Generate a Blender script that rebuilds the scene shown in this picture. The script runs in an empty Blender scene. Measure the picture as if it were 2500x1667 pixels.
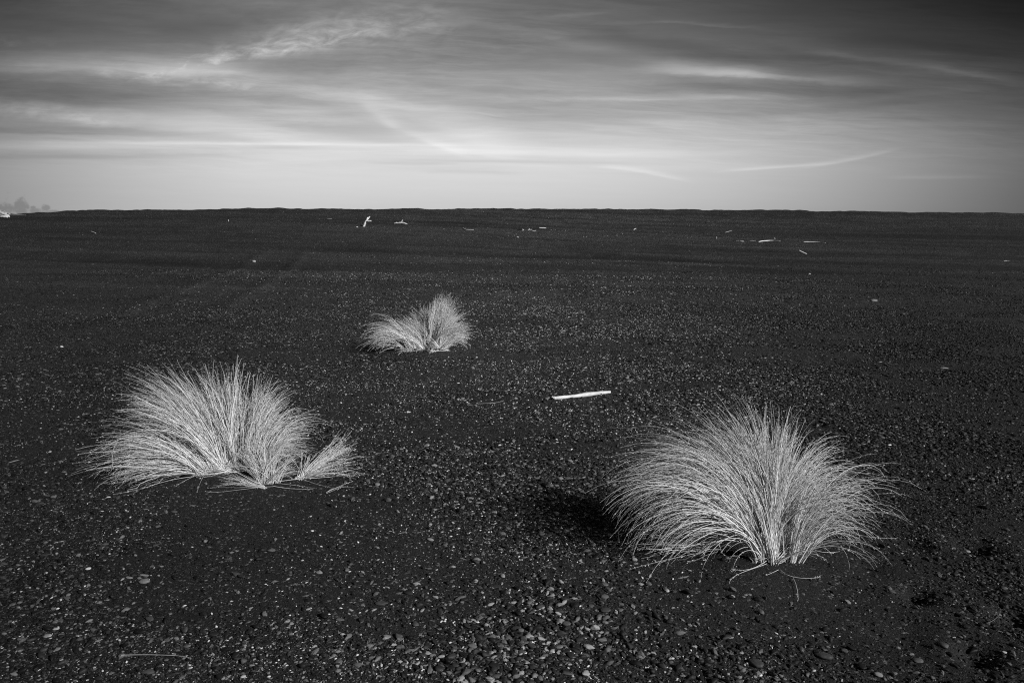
import bpy, math
import numpy as np
from mathutils import Vector

R = math.radians
rng = np.random.default_rng(11)
scene = bpy.context.scene
COL = scene.collection

# ------------------------------------------------------------------ helpers
def _hash(ix, iy, seed):
    h = (ix.astype(np.int64) * 374761393 + iy.astype(np.int64) * 668265263 + seed * 1442695041) & 0x7fffffff
    h = ((h ^ (h >> 13)) * 1274126177) & 0x7fffffff
    h = h ^ (h >> 16)
    return (h & 0xffff) / 65535.0

def vnoise(x, y, seed=0):
    x = np.asarray(x, float); y = np.asarray(y, float)
    ix = np.floor(x); iy = np.floor(y)
    fx = x - ix; fy = y - iy
    fx = fx * fx * fx * (fx * (fx * 6 - 15) + 10); fy = fy * fy * fy * (fy * (fy * 6 - 15) + 10)
    a = _hash(ix, iy, seed); b = _hash(ix + 1, iy, seed)
    c = _hash(ix, iy + 1, seed); d = _hash(ix + 1, iy + 1, seed)
    return (a + (b - a) * fx) * (1 - fy) + (c + (d - c) * fx) * fy

def fbm(x, y, seed=0, o=4):
    s = 0; a = .5; t = 0
    for k in range(o):
        s = s + a * vnoise(np.asarray(x) * 2 ** k + 17.3 * k, np.asarray(y) * 2 ** k - 9.1 * k, seed + k); t += a; a *= .5
    return s / t

def sstep(a, b, x):
    t = np.clip((np.asarray(x, float) - a) / (b - a), 0, 1)
    return t * t * (3 - 2 * t)

# ------------------------------------------------------------------ camera
CAM_H = 1.6; PITCH = R(10.3); FPX = 2500 * 24.0 / 36.0
cam_d = bpy.data.cameras.new('camera'); cam = bpy.data.objects.new('camera', cam_d); COL.objects.link(cam)
cam_d.lens = 24; cam_d.sensor_width = 36; cam_d.clip_end = 20000; cam_d.clip_start = .05
cam.location = (0, 0, CAM_H); cam.rotation_euler = (R(90) - PITCH, 0, 0)
scene.camera = cam

def ray(px, py):
    u = (px - 1250) / FPX; v = -(py - 833.5) / FPX
    d = np.array([u, math.cos(PITCH) + v * math.sin(PITCH), -math.sin(PITCH) + v * math.cos(PITCH)])
    return d / np.linalg.norm(d)

# ------------------------------------------------------------------ terrain height
FOOT = [(2235, 1462, .075, .060), (2378, 1340, .10, .070), (2382, 1607, .085, .075), (2480, 1512, .09, .080),
        (2225, 1330, .09, .035), (2120, 1395, .08, .025), (1560, 1010, .13, .03), (2290, 1210, .12, .03), (2220, 1560, .12, .03)]
MOUND = []          # filled in below: (x, y, radius, height)

def height(x, y):
    x = np.asarray(x, float); y = np.asarray(y, float)
    r = np.hypot(x, y)
    # the flat apron, softly hummocked
    z = (fbm(x * .9, y * .9, 3, 3) - .5) * .05 + (fbm(x * .22, y * .22, 8, 3) - .5) * .10 * sstep(3, 9, r)
    # storm ridge of shingle
    crest = 49 + 1.2 * np.sin(x * .13) - .004 * x * x * .3
    top = 2.20 - .000225 * (x + 5.0) ** 2
    top = np.maximum(top, .6)
    up = sstep(15, 1, 0) * 0 + np.clip((y - 22) / (crest - 22), 0, 1)
    up = up ** 1.35
    ridge = top * up
    down = np.clip((y - crest) / 40, 0, 1)
    ridge = ridge - (down * down * (3 - 2 * down)) * 4.0 * (y > crest)
    z = z * (1 - .6 * sstep(20, 45, y)) + ridge
    # lumpy crest and face
    lump = (fbm(x * .55, y * .4, 21, 4) - .5) * .20 + (fbm(x * 1.9, y * 1.3, 31, 3) - .5) * .10
    z = z + lump * sstep(34, 50, y) * (1 - sstep(70, 120, y))
    # old swash and wheel lines running across and away
    s = y + .22 * x
    z = z + .085 * sstep(11, 16, y) * (1 - sstep(34, 42, y)) * (np.exp(-((s - 22.5 - .6 * np.sin(x * .2)) / .45) ** 2)
             - np.exp(-((s - 21.2 - .6 * np.sin(x * .2)) / .5) ** 2) + .8 * np.exp(-((s - 27.5) / .5) ** 2) - .8 * np.exp(-((s - 26.2) / .5) ** 2)
             + .6 * np.exp(-((s - 31.5) / .5) ** 2) - .6 * np.exp(-((s - 30.4) / .5) ** 2))
    z = z + (fbm(s * 1.1, (x - .22 * y) * .08, 77, 3) - .5) * .13 * sstep(9, 20, y)
    for (a, b) in ((-.2, -3.06), (-.2, -4.7)):      # wheel ruts on the left running up the beach
        dd = x - a * y - b
        z = z + sstep(8, 12, y) * (1 - sstep(24, 30, y)) * (-.030 * np.exp(-(dd / .22) ** 2) + .022 * np.exp(-((dd - .4) / .16) ** 2))
    for (mx, my, mr, mh) in MOUND:
        q = ((x - mx) ** 2 + (y - my) ** 2) / (mr * mr)
        z = z + mh * np.exp(-q)
    return z

def at(px, py, zoff=0.0):
    d = ray(px, py); o = np.array([0, 0, CAM_H]); ts = np.geomspace(.8, 300, 260); lo = None
    for _ in range(3):
        P = o + d * ts[:, None]
        hit = np.nonzero(P[:, 2] <= height(P[:, 0], P[:, 1]) + zoff)[0]
        k = int(hit[0]) if len(hit) else len(ts) - 1
        ts = np.linspace(ts[max(k - 1, 0)], ts[k], 60)
    p = o + d * ts[-1]
    p = o + d * ts[min(len(ts) - 1, max(0, int(np.argmax((o + d * ts[:, None])[:, 2] <= height(*(o + d * ts[:, None])[:, :2].T) + zoff))))]
    return np.array([p[0], p[1], float(height(p[0], p[1])) + zoff])

def depth(p):
    return p[1] * math.cos(PITCH) - (p[2] - CAM_H) * math.sin(PITCH)

_f0 = [(at(px, py), r_, h_) for (px, py, r_, h_) in FOOT]
for (p, r_, h_) in _f0:
    MOUND.append((p[0], p[1], r_, -h_)); MOUND.append((p[0] + .02, p[1] - .04, r_ * 1.9, h_ * .45))
T_LEFT = at(565, 1148); T_FRONT = at(655, 1190); T_SIDE = at(728, 1174); T_MID = at(1051, 852); T_RIGHT = at(1875, 1372)
for p, r_, h_ in ((T_LEFT, .34, .05), (T_FRONT, .22, .02), (T_MID, .50, .03), (T_RIGHT, .36, .05)):
    MOUND.append((p[0], p[1], r_, h_))

# ------------------------------------------------------------------ node helpers
class NB:
    def __init__(s, tree): s.t = tree; s.n = tree.nodes; s.l = tree.links
    def new(s, typ, **kw):
        n = s.n.new(typ)
        for k, v in kw.items(): setattr(n, k, v)
        return n
    def put(s, sock, v):
        if isinstance(v, (int, float)): sock.default_value = v
        else: s.l.new(v, sock)
    def m(s, op, a, b=None, c=None, clamp=False):
        n = s.new('ShaderNodeMath', operation=op, use_clamp=clamp)
        for i, v in enumerate((a, b, c)):
            if v is not None: s.put(n.inputs[i], v)
        return n.outputs[0]
    def add(s, a, b): return s.m('ADD', a, b)
    def sub(s, a, b): return s.m('SUBTRACT', a, b)
    def mul(s, a, b): return s.m('MULTIPLY', a, b)
    def mr(s, v, a, b, c, d, smooth=False):
        n = s.new('ShaderNodeMapRange'); n.interpolation_type = 'SMOOTHSTEP' if smooth else 'LINEAR'
        for i, q in enumerate((v, a, b, c, d)): s.put(n.inputs[i], q)
        return n.outputs[0]
    def xyz(s, x, y, z=0.0):
        n = s.new('ShaderNodeCombineXYZ')
        for i, q in enumerate((x, y, z)): s.put(n.inputs[i], q)
        return n.outputs[0]
    def noise(s, vec, scale, detail=3, rough=.5, dist=0.0):
        n = s.new('ShaderNodeTexNoise'); s.l.new(vec, n.inputs['Vector'])
        n.inputs['Scale'].default_value = scale; n.inputs['Detail'].default_value = detail
        n.inputs['Roughness'].default_value = rough; n.inputs['Distortion'].default_value = dist
        return n.outputs[0]
    def grey(s, v): return s.xyz(v, v, v)

def new_mat(name):
    m = bpy.data.materials.new(name); m.use_nodes = True
    nb = NB(m.node_tree); bs = m.node_tree.nodes['Principled BSDF']
    bs.inputs['Specular IOR Level'].default_value = .25
    return m, nb, bs

def bump(nb, bs, h, strength, dist):
    b = nb.new('ShaderNodeBump'); b.inputs['Strength'].default_value = strength; b.inputs['Distance'].default_value = dist
    nb.l.new(h, b.inputs['Height']); nb.l.new(b.outputs[0], bs.inputs['Normal'])

# --- gravel ground
MG, nb, bs = new_mat('dark_gravel')
geo = nb.new('ShaderNodeNewGeometry').outputs['Position']
def voro(scale, feat='F1'):
    v = nb.new('ShaderNodeTexVoronoi'); v.feature = feat; v.inputs['Scale'].default_value = scale
    nb.l.new(geo, v.inputs['Vector']); return v
va = voro(95); vb = voro(230); vc = voro(38)
def rnd(v):
    sp = nb.new('ShaderNodeSeparateColor'); nb.l.new(v.outputs['Color'], sp.inputs[0]); return sp.outputs[0]
def tone_of(r_, lo, hi, cut, bright):
    base = nb.mr(nb.m('POWER', r_, 2.0), 0, 1, lo, hi)
    return nb.add(base, nb.mr(r_, cut, 1.0, 0.0, bright))
ta = tone_of(rnd(va), .007, .024, .93, .16)
tb = tone_of(rnd(vb), .007, .020, .95, .12)
patch = nb.noise(geo, .55, 4, .6)
fine = nb.noise(geo, 4.0, 3, .6)
mix = nb.mr(fine, .42, .6, 0, 1)
tone = nb.add(nb.mul(ta, mix), nb.mul(tb, nb.sub(1.0, mix)))
tone = nb.mul(tone, nb.mr(patch, .3, .7, .8, 1.2))
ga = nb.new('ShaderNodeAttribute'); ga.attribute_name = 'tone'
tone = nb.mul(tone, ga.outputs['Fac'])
nb.l.new(nb.grey(tone), bs.inputs['Base Color'])
bs.inputs['Roughness'].default_value = .75
hh = nb.add(nb.mul(nb.sub(1.0, va.outputs['Distance']), .6), nb.mul(nb.sub(1.0, vb.outputs['Distance']), .35))
bump(nb, bs, hh, .8, .006)

# --- pebbles (tone comes with each pebble)
MP, nb, bs = new_mat('pebble_stone')
a = nb.new('ShaderNodeAttribute'); a.attribute_type = 'INSTANCER'; a.attribute_name = 'tone'
geo = nb.new('ShaderNodeNewGeometry').outputs['Position']
n1 = nb.noise(geo, 160, 3, .6)
nb.l.new(nb.grey(nb.mul(a.outputs['Fac'], nb.mr(n1, .3, .7, .8, 1.2))), bs.inputs['Base Color'])
bs.inputs['Roughness'].default_value = .62

# --- single stones
def stone_mat(name, tone):
    m, nb, bs = new_mat(name)
    geo = nb.new('ShaderNodeNewGeometry').outputs['Position']
    n1 = nb.noise(geo, 90, 4, .65); n2 = nb.noise(geo, 25, 3, .6, .6)
    f = nb.mul(nb.mr(n1, .3, .7, .82, 1.18), nb.mr(n2, .3, .7, .75, 1.2))
    nb.l.new(nb.grey(nb.mul(f, tone)), bs.inputs['Base Color'])
    bs.inputs['Roughness'].default_value = .6
    bump(nb, bs, n1, .25, .002)
    return m

# --- grass
MGR, nb, bs = new_mat('dry_grass')
a = nb.new('ShaderNodeAttribute'); a.attribute_name = 'tone'
nb.l.new(nb.grey(a.outputs['Fac']), bs.inputs['Base Color'])
bs.inputs['Roughness'].default_value = .5

# --- driftwood
def wood_mat(name, tone, scale=1.0):
    m, nb, bs = new_mat(name)
    tc = nb.new('ShaderNodeTexCoord').outputs['UV']
    mp = nb.new('ShaderNodeMapping'); mp.inputs['Scale'].default_value = (26, 2.0, 1); nb.l.new(tc, mp.inputs[0])
    n1 = nb.noise(mp.outputs[0], 1.0 * scale, 5, .65, .3)
    mp2 = nb.new('ShaderNodeMapping'); mp2.inputs['Scale'].default_value = (3, 7.0, 1); nb.l.new(tc, mp2.inputs[0])
    n2 = nb.noise(mp2.outputs[0], 1.0, 3, .6)
    f = nb.mul(nb.mr(n1, .30, .52, .55, 1.08), nb.mr(n2, .30, .6, .58, 1.05))
    nb.l.new(nb.grey(nb.m('MINIMUM', nb.mul(f, tone), .92)), bs.inputs['Base Color'])
    bs.inputs['Roughness'].default_value = .8
    bump(nb, bs, n1, .5, .004)
    return m
MW_WHITE = wood_mat('bleached_wood', .66)
MW_PALE = wood_mat('pale_grey_wood', .5)
MW_LOG = wood_mat('weathered_log_wood', .32)
MW_GREY = wood_mat('grey_wood', .26)
MW_DARK = wood_mat('charred_wood', .008)

# ------------------------------------------------------------------ mesh helpers
def mesh_np(name, verts, faces, mat, smooth=True, tone=None, uv=None):
    """verts (n,3); faces (m,k) all the same k"""
    me = bpy.data.meshes.new(name)
    verts = np.asarray(verts, np.float32); faces = np.asarray(faces, np.int32)
    m, k = faces.shape
    me.vertices.add(len(verts)); me.vertices.foreach_set('co', verts.ravel())
    me.loops.add(m * k); me.loops.foreach_set('vertex_index', faces.ravel())
    me.polygons.add(m); me.polygons.foreach_set('loop_start', np.arange(0, m * k, k, dtype=np.int32))
    me.polygons.foreach_set('use_smooth', np.full(m, smooth, bool))
    if uv is not None:
        l = me.uv_layers.new(name='UVMap'); l.data.foreach_set('uv', np.asarray(uv, np.float32)[faces.ravel()].ravel())
    if tone is not None:
        at_ = me.attributes.new('tone', 'FLOAT', 'POINT'); at_.data.foreach_set('value', np.asarray(tone, np.float32))
    me.update(calc_edges=True); me.validate()
    me.materials.append(mat)
    return me

def link(name, me, parent=None, loc=None):
    o = bpy.data.objects.new(name, me); COL.objects.link(o)
    if parent is not None: o.parent = parent
    if loc is not None: o.location = loc
    return o

def tag(o, label=None, cat=None, group=None, kind=None):
    if label: o['label'] = label
    if cat: o['category'] = cat
    if group: o['group'] = group
    if kind: o['kind'] = kind
    return o

# ------------------------------------------------------------------ ground sheet
rr = np.concatenate([np.geomspace(.25, 1.4, 30)[:-1], np.geomspace(1.4, 9, 430)[:-1], np.geomspace(9, 38, 190)[:-1],
                     np.linspace(38, 58, 90)[:-1], np.geomspace(58, 9000, 60)])
aa = np.concatenate([np.linspace(-180, -56, 40)[:-1], np.linspace(-56, 56, 720)[:-1], np.linspace(56, 180, 40)])[:-1]
A, RR = np.meshgrid(np.radians(aa), rr)
X = RR * np.sin(A); Y = RR * np.cos(A); Z = height(X, Y)
nr, na = X.shape
verts = np.stack([X, Y, Z], -1).reshape(-1, 3)
i = np.arange(nr - 1)[:, None] * na; j = np.arange(na)[None, :]; j2 = (j + 1) % na
quads = np.stack([i + j, i + na + j, i + na + j2, i + j2], -1).reshape(-1, 4)[:, ::-1]
# centre cap as a fan of quads is not needed: close it with a small disc of degenerate-free triangles kept as quads
c0 = len(verts); verts = np.vstack([verts, [[0, 0, float(height(0., 0.))]]])
cap = np.stack([np.full(na // 2, c0), np.arange(0, na - 1, 2)[:na // 2], np.arange(1, na, 2)[:na // 2], (np.arange(2, na + 1, 2)[:na // 2]) % na], -1)
def vignette_tone(x, y):      # patchy shingle tone with lens vignetting painted into the colour: paler middle, darker sides
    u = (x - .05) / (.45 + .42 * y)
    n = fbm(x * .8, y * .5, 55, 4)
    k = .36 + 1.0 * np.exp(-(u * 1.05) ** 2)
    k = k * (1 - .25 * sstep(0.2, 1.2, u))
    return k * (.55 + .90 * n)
vx, vy = verts[:, 0], verts[:, 1]; ss = vy + .22 * vx
gt = (.62 + .50 * vignette_tone(vx, np.maximum(vy, 0))) * (1 + .32 * sstep(3, 10, vy))
band = fbm(ss * .33, (vx - .22 * vy) * .05, 93, 3) - .5
bandl = fbm(ss * .8, (vx - .22 * vy) * .04, 91, 3) - .5          # sorted lines of coarse and fine shingle
band2 = fbm(ss * 2.6, (vx - .22 * vy) * .12, 95, 3) - .5
gt = gt * (1 + (-.8 * band + 1.1 * bandl + .6 * band2) * sstep(9, 18, vy))
gt = gt * (1 + .45 * (fbm(vx * .9, vy * .7, 99, 4) - .5) * sstep(30, 40, vy))
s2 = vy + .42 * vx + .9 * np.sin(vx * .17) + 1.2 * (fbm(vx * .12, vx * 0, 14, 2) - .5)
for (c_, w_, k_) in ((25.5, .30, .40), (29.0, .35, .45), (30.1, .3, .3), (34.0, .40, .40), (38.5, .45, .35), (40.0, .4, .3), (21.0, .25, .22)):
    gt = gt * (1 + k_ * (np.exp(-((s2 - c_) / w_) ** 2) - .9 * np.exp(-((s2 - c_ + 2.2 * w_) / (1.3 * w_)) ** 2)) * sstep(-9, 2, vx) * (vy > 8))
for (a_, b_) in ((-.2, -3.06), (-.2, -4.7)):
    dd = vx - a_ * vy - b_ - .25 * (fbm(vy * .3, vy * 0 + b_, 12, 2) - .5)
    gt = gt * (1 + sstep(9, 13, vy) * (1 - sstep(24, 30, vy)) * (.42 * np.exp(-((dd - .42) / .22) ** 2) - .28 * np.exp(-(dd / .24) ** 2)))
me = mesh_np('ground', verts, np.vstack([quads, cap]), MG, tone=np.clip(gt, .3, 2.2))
tag(link('ground', me), 'dark grey shingle beach rising to a low lumpy ridge at the skyline', kind='structure')

# ------------------------------------------------------------------ loose gravel (uncountable)
def coarse(x, y):    # where the shingle is sorted coarse (1) or fine (0)
    n = fbm(x * .7 + .2 * y, y * 1.5, 67, 4)
    k = (.15 + .75 * sstep(.36, .62, n)) * (.45 + .55 * sstep(-.9, .1, x))
    k = k + .55 * np.exp(-((x - .25) / .55) ** 2 - ((y - 2.55) / .55) ** 2) + .6 * np.exp(-((x - 1.35) / .8) ** 2 - ((y - 2.25) / .35) ** 2)
    return np.clip(k, 0, 1.3)
def dens(x, y):
    n = fbm(x * 1.3, y * 2.2, 61, 4)
    d = sstep(.34, .58, n) * .80 + .20
    s_ = y + .22 * x
    d = d * (1 - sstep(9, 15, y) * .8 * sstep(.42, .58, fbm(s_ * .33, (x - .22 * y) * .05, 93, 3)))
    for (p, r_) in ((T_LEFT, .50), (T_FRONT, .30), (T_MID, .5), (T_RIGHT, .52)):
        d = d * (1 - .93 * np.exp(-(((x - p[0]) / r_ * .8) ** 2 + ((y - p[1] + .16) / r_) ** 2)))
    return d
STONES = [
 (2132, 736, 8.5, 5.0, .19, 0, 'rounded pale stone sitting alone in the right middle distance'),
 (620, 640, 4.0, 4.2, .30, 0, 'small round pale stone alone in the left middle distance'),
 (2172, 1087, 4.4, 2.4, .75, 0, 'bright white oval pebble right of the largest tussock'),
 (2304, 900, 10, 3.2, .19, -8, 'flat angular grey stone near the right edge of the beach'),
 (353, 1421, 12.5, 8.5, .13, 5, 'largest grey stone of the left foreground, egg shaped'),
 (353, 1405, 11, 3.4, .14, 0, 'thin flat pebble just behind the egg-shaped grey stone'),
 (316, 1411, 10, 3.6, .16, -12, 'tilted flat pebble left of the egg-shaped grey stone'),
 (117, 1553, 10, 6.2, .22, -5, 'smooth pale pebble in the bottom left, larger of a close pair'),
 (137, 1536, 7.5, 4.6, .30, 0, 'smaller pale pebble behind the pair\'s larger one, bottom left'),
 (216, 1389, 6.5, 4.4, .42, 25, 'small white slanted pebble in the left foreground'),
 (594, 1652, 6.5, 5.5, .34, 20, 'whitish round pebble at the bottom edge, left of centre'),
 (265, 1214, 5.6, 2.6, .40, 0, 'small white flat pebble below the broad left tussock'),
 (1198, 1476, 8.5, 5.2, .30, 25, 'light oval pebble in the centre foreground, left of two'),
 (1255, 1472, 8, 4.6, .30, 0, 'light oval pebble in the centre foreground, right of two'),
 (930, 1474, 15, 6.8, .045, 3, 'long dark flat stone in the centre left foreground'),
 (1478, 1491, 13, 8.5, .040, 0, 'dark round stone in the centre right foreground'),
 (1045, 1595, 9, 6.2, .20, 10, 'grey pebble, left of two near the bottom centre'),
 (1078, 1603, 8.5, 5, .26, 15, 'speckled grey pebble, right of two near the bottom centre'),
 (1366, 1580, 9, 5.6, .12, 0, 'mid-grey smooth pebble right of the bottom centre'),
 (2012, 1603, 20, 12, .048, -28, 'big dark oval cobble slanting at the bottom right'),
 (2303, 1577, 11.5, 9.5, .050, -40, 'dark oval cobble at the right, above the deep footprint'),
 (2241, 1614, 12, 7.5, .070, -5, 'grey oval cobble between the two big dark ones at bottom right'),
 (2144, 1648, 10, 8, .16, 0, 'light grey chunky stone at the bottom right edge'),
 (2452, 1593, 5, 3.8, .46, -10, 'white pebble near the bottom right corner'),
 (1846, 1622, 18, 14, .045, -50, 'big dark cobble at the bottom edge below the largest tussock'),
 (1629, 1443, 5.2, 4.8, .36, 0, 'round pale pebble below left of the largest tussock'),
 (1788, 1456, 6, 4.2, .28, -25, 'pale pebble directly below the largest tussock'),
 (1477, 1428, 9, 5, .10, 0, 'grey pebble at the edge of the black shadow'),
 (1051, 1318, 9, 4.2, .20, -22, 'slanted light pebble in the middle foreground'),
 (1051, 1281, 4.6, 4.4, .28, 0, 'round light pebble above the slanted one, middle foreground'),
 (2362, 1347, 6.4, 4.2, .26, -15, 'light pebble among dark ones at the right, beside a footprint'),
 (151, 847, 3.4, 2.0, .6, 0, 'tiny white chip alone on the left side'),
 (1264, 566+14, 3.0, 1.4, .6, 0, 'small white chip below the black charred log'),
 (871.5, 555, 2.2, 1.4, .6, 0, 'white chip left of the foot of the forked branch'),
 (1976, 669.5, 3.0, 1.9, .45, 0, 'small pale stone below the slantwise right-hand stick'),
 (1891, 582.7, 2.2, 1.1, .6, 0, 'white chip just above the bowed stick'),
]
CLEAR = [(at(q[0], q[1]), q[2]) for q in STONES]
CLEAR = [(p, r_ * depth(p) / FPX) for (p, r_) in CLEAR]
PX, PS, PT = [], [], []
#        r0   r1    per m2  median size  sigma  min
ZONES = [(1.5, 3.2, 25500, .0034, .58, .0018), (3.2, 4.6, 15500, .0041, .55, .0025), (4.6, 7.5, 7000, .0055, .48, .0039),
         (7.5, 13, 2600, .0078, .42, .0054), (13, 24, 480, .0105, .42, .0075), (24, 50, 42, .018, .42, .012)]
for (r0, r1, pm, med, sg, mn) in ZONES:
    half = R(52) if r1 < 5 else R(46)
    area = half * (r1 * r1 - r0 * r0)
    n = int(area * pm)
    r_ = np.sqrt(rng.uniform(r0 * r0, r1 * r1, n)); a_ = rng.uniform(-half, half, n)
    x = r_ * np.sin(a_); y = r_ * np.cos(a_)
    keep = rng.random(n) < dens(x, y)
    for (p, r_) in CLEAR:
        if r0 - .2 < math.hypot(p[0], p[1]) < r1 + .2: keep &= (x - p[0]) ** 2 + (y - p[1] + r_ * .25) ** 2 > (r_ * 1.08) ** 2
    x, y = x[keep], y[keep]; n = len(x)
    s = np.maximum(med * np.exp(rng.normal(0, sg, n)), mn)
    big = rng.random(n) < .012
    s = np.where(big, s * rng.uniform(1.6, 3.0, n), s)
    s = np.minimum(s * (.60 + .46 * coarse(x, y)), .016)
    q = rng.random(n); t = .0085 * np.exp(rng.normal(0, .5, n))
    t = np.where(q > .68, rng.uniform(.018, .085, n), t)
    t = np.where(q > .85, .11 * np.exp(rng.normal(0, .55, n)), t)
    t = np.where(q > .95, rng.uniform(.22, .75, n), t)
    t = np.where(big, np.minimum(t, .06), t)
    if r0 > 7: t = np.minimum(t, .26)
    w = vignette_tone(x, y)
    t = np.where(s > 1.7 * med, np.minimum(t, .16), t)
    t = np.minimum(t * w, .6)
    PX.append(np.stack([x, y], -1)); PS.append(s); PT.append(t)
P2 = np.vstack(PX); S = np.concatenate(PS); T = np.concatenate(PT); n = len(S)
sc = np.stack([S * rng.uniform(.95, 1.5, n), S * rng.uniform(.55, .9, n), S * rng.uniform(.36, .72, n)], -1)
rot = np.stack([rng.normal(0, .22, n), rng.normal(0, .22, n), rng.normal(0, .8, n)], -1)
sl = rng.random(n) < .006                                   # slivers of twig and shell among the stones
sc[sl] = np.stack([S[sl] * rng.uniform(1.4, 2.3, sl.sum()), S[sl] * .34, S[sl] * .25], -1)
T[sl] = rng.uniform(.05, .28, sl.sum())
up_ = rng.random(n) < .06
rot[up_, 0] += rng.uniform(-.9, .9, up_.sum())
z = height(P2[:, 0], P2[:, 1]) + sc[:, 2] * rng.uniform(.05, .75, n)
me = bpy.data.meshes.new('gravel')
me.vertices.add(n); me.vertices.foreach_set('co', np.column_stack([P2, z]).astype(np.float32).ravel())
for nm, typ, dat, key in (('rot', 'FLOAT_VECTOR', rot, 'vector'), ('scl', 'FLOAT_VECTOR', sc, 'vector'), ('tone', 'FLOAT', T, 'value')):
    q = me.attributes.new(nm, typ, 'POINT'); q.data.foreach_set(key, dat.astype(np.float32).ravel())
gravel = link('gravel', me)
tag(gravel, 'loose dark pebbles and pale grit strewn over the whole beach', 'gravel', kind='stuff')
print('pebbles', n)

ng = bpy.data.node_groups.new('gravel_scatter', 'GeometryNodeTree')
ng.interface.new_socket('Geometry', in_out='INPUT', socket_type='NodeSocketGeometry')
ng.interface.new_socket('Geometry', in_out='OUTPUT', socket_type='NodeSocketGeometry')
N = ng.nodes; L = ng.links
gi = N.new('NodeGroupInput'); go = N.new('NodeGroupOutput')
g2i = N.new('GeometryNodeGeometryToInstance')
for k in range(7):
    ico = N.new('GeometryNodeMeshIcoSphere'); ico.inputs['Radius'].default_value = 1.0; ico.inputs['Subdivisions'].default_value = 3 if k < 5 else 2
    sp = N.new('GeometryNodeSetPosition')
    nt = N.new('ShaderNodeTexNoise'); nt.noise_dimensions = '4D'; nt.inputs['W'].default_value = k * 3.7 + 1
    nt.inputs['Scale'].default_value = (.75, .9, 1.1, .6, 1.3, .8, 1.0)[k]; nt.inputs['Detail'].default_value = 1.5
    vs = N.new('ShaderNodeVectorMath'); vs.operation = 'SUBTRACT'; vs.inputs[1].default_value = (.5, .5, .5)
    vm = N.new('ShaderNodeVectorMath'); vm.operation = 'SCALE'; vm.inputs['Scale'].default_value = 1.5 if k < 5 else 1.9
    L.new(nt.outputs['Color'], vs.inputs[0]); L.new(vs.outputs[0], vm.inputs[0])
    L.new(ico.outputs[0], sp.inputs['Geometry']); L.new(vm.outputs[0], sp.inputs['Offset'])
    sm = N.new('GeometryNodeSetShadeSmooth'); L.new(sp.outputs[0], sm.inputs[0])
    mt = N.new('GeometryNodeSetMaterial'); mt.inputs['Material'].default_value = MP; L.new(sm.outputs[0], mt.inputs[0])
    L.new(mt.outputs[0], g2i.inputs[0])
iop = N.new('GeometryNodeInstanceOnPoints'); iop.inputs['Pick Instance'].default_value = True
L.new(gi.outputs[0], iop.inputs['Points']); L.new(g2i.outputs[0], iop.inputs['Instance'])
def attr(nm):
    q = N.new('GeometryNodeInputNamedAttribute'); q.data_type = 'FLOAT_VECTOR'; q.inputs[0].default_value = nm; return q.outputs[0]
e2r = N.new('FunctionNodeEulerToRotation'); L.new(attr('rot'), e2r.inputs[0])
L.new(e2r.outputs[0], iop.inputs['Rotation']); L.new(attr('scl'), iop.inputs['Scale'])
L.new(iop.outputs[0], go.inputs[0])
md = gravel.modifiers.new('scatter', 'NODES'); md.node_group = ng
me.materials.append(MP)

# ------------------------------------------------------------------ grass
def blades_np(roots, az, th0, th1, ln, pw, w0, tone, wob, nseg=11):
    """roots (n,3), angles in radians; a blade starts tilted th0 from vertical and bends over to th1"""
    n = len(az)
    s = np.linspace(0, 1, nseg + 1)
    th = th0[:, None] + (th1 - th0)[:, None] * s[None, :] ** pw[:, None]
    az_ = az[:, None] + wob[:, None] * s[None, :] ** 1.5
    f1 = rng.uniform(2, 9, (n, 1)); p1 = rng.uniform(0, 6.28, (n, 1)); p2 = rng.uniform(0, 6.28, (n, 1))
    th = th + (.07 + .10 * rng.random((n, 1)) ** 3) * s[None, :] * np.sin(f1 * s[None, :] + p1)
    az_ = az_ + .14 * s[None, :] * np.sin(f1 * .8 * s[None, :] + p2)
    kink = (rng.random((n, 1)) < .05) * (s[None, :] > rng.uniform(.35, .8, (n, 1))) * rng.uniform(.3, 1.1, (n, 1))
    th = th + kink
    step = (ln / nseg)[:, None]
    d = np.stack([np.sin(th) * np.cos(az_), np.sin(th) * np.sin(az_), np.cos(th)], -1)
    P = np.empty((n, nseg + 1, 3)); P[:, 0] = roots
    for k in range(nseg):
        P[:, k + 1] = P[:, k] + d[:, k] * step
    g = height(P[..., 0], P[..., 1]) + .004
    g[:, 0] -= .03
    P[..., 2] = np.maximum(P[..., 2], g + rng.random((n, 1)) * .012 * (s[None, :] > .05))
    return P, d, s

def tubes(P, d, wid, tone_v):
    """three-sided tapered stems"""
    n, m, _ = P.shape
    ref = rng.normal(size=(n, 1, 3)); ref /= np.linalg.norm(ref, axis=-1, keepdims=True)
    a1 = np.cross(d, ref); a1 /= np.maximum(np.linalg.norm(a1, axis=-1, keepdims=True), 1e-6)
    a2 = np.cross(d, a1)
    V = []
    for k in range(3):
        c, s_ = math.cos(2.094 * k), math.sin(2.094 * k)
        V.append(P + (a1 * c + a2 * s_) * wid[..., None])
    V = np.stack(V, 2)                       # n,m,3,3
    idx = np.arange(n * m * 3).reshape(n, m, 3)
    F = []
    for k in range(3):
        k2 = (k + 1) % 3
        F.append(np.stack([idx[:, :-1, k], idx[:, :-1, k2], idx[:, 1:, k2], idx[:, 1:, k]], -1).reshape(-1, 4))
    tn = np.repeat(tone_v[:, :, None], 3, 2).reshape(-1)
    return V.reshape(-1, 3), np.vstack(F), tn

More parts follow.
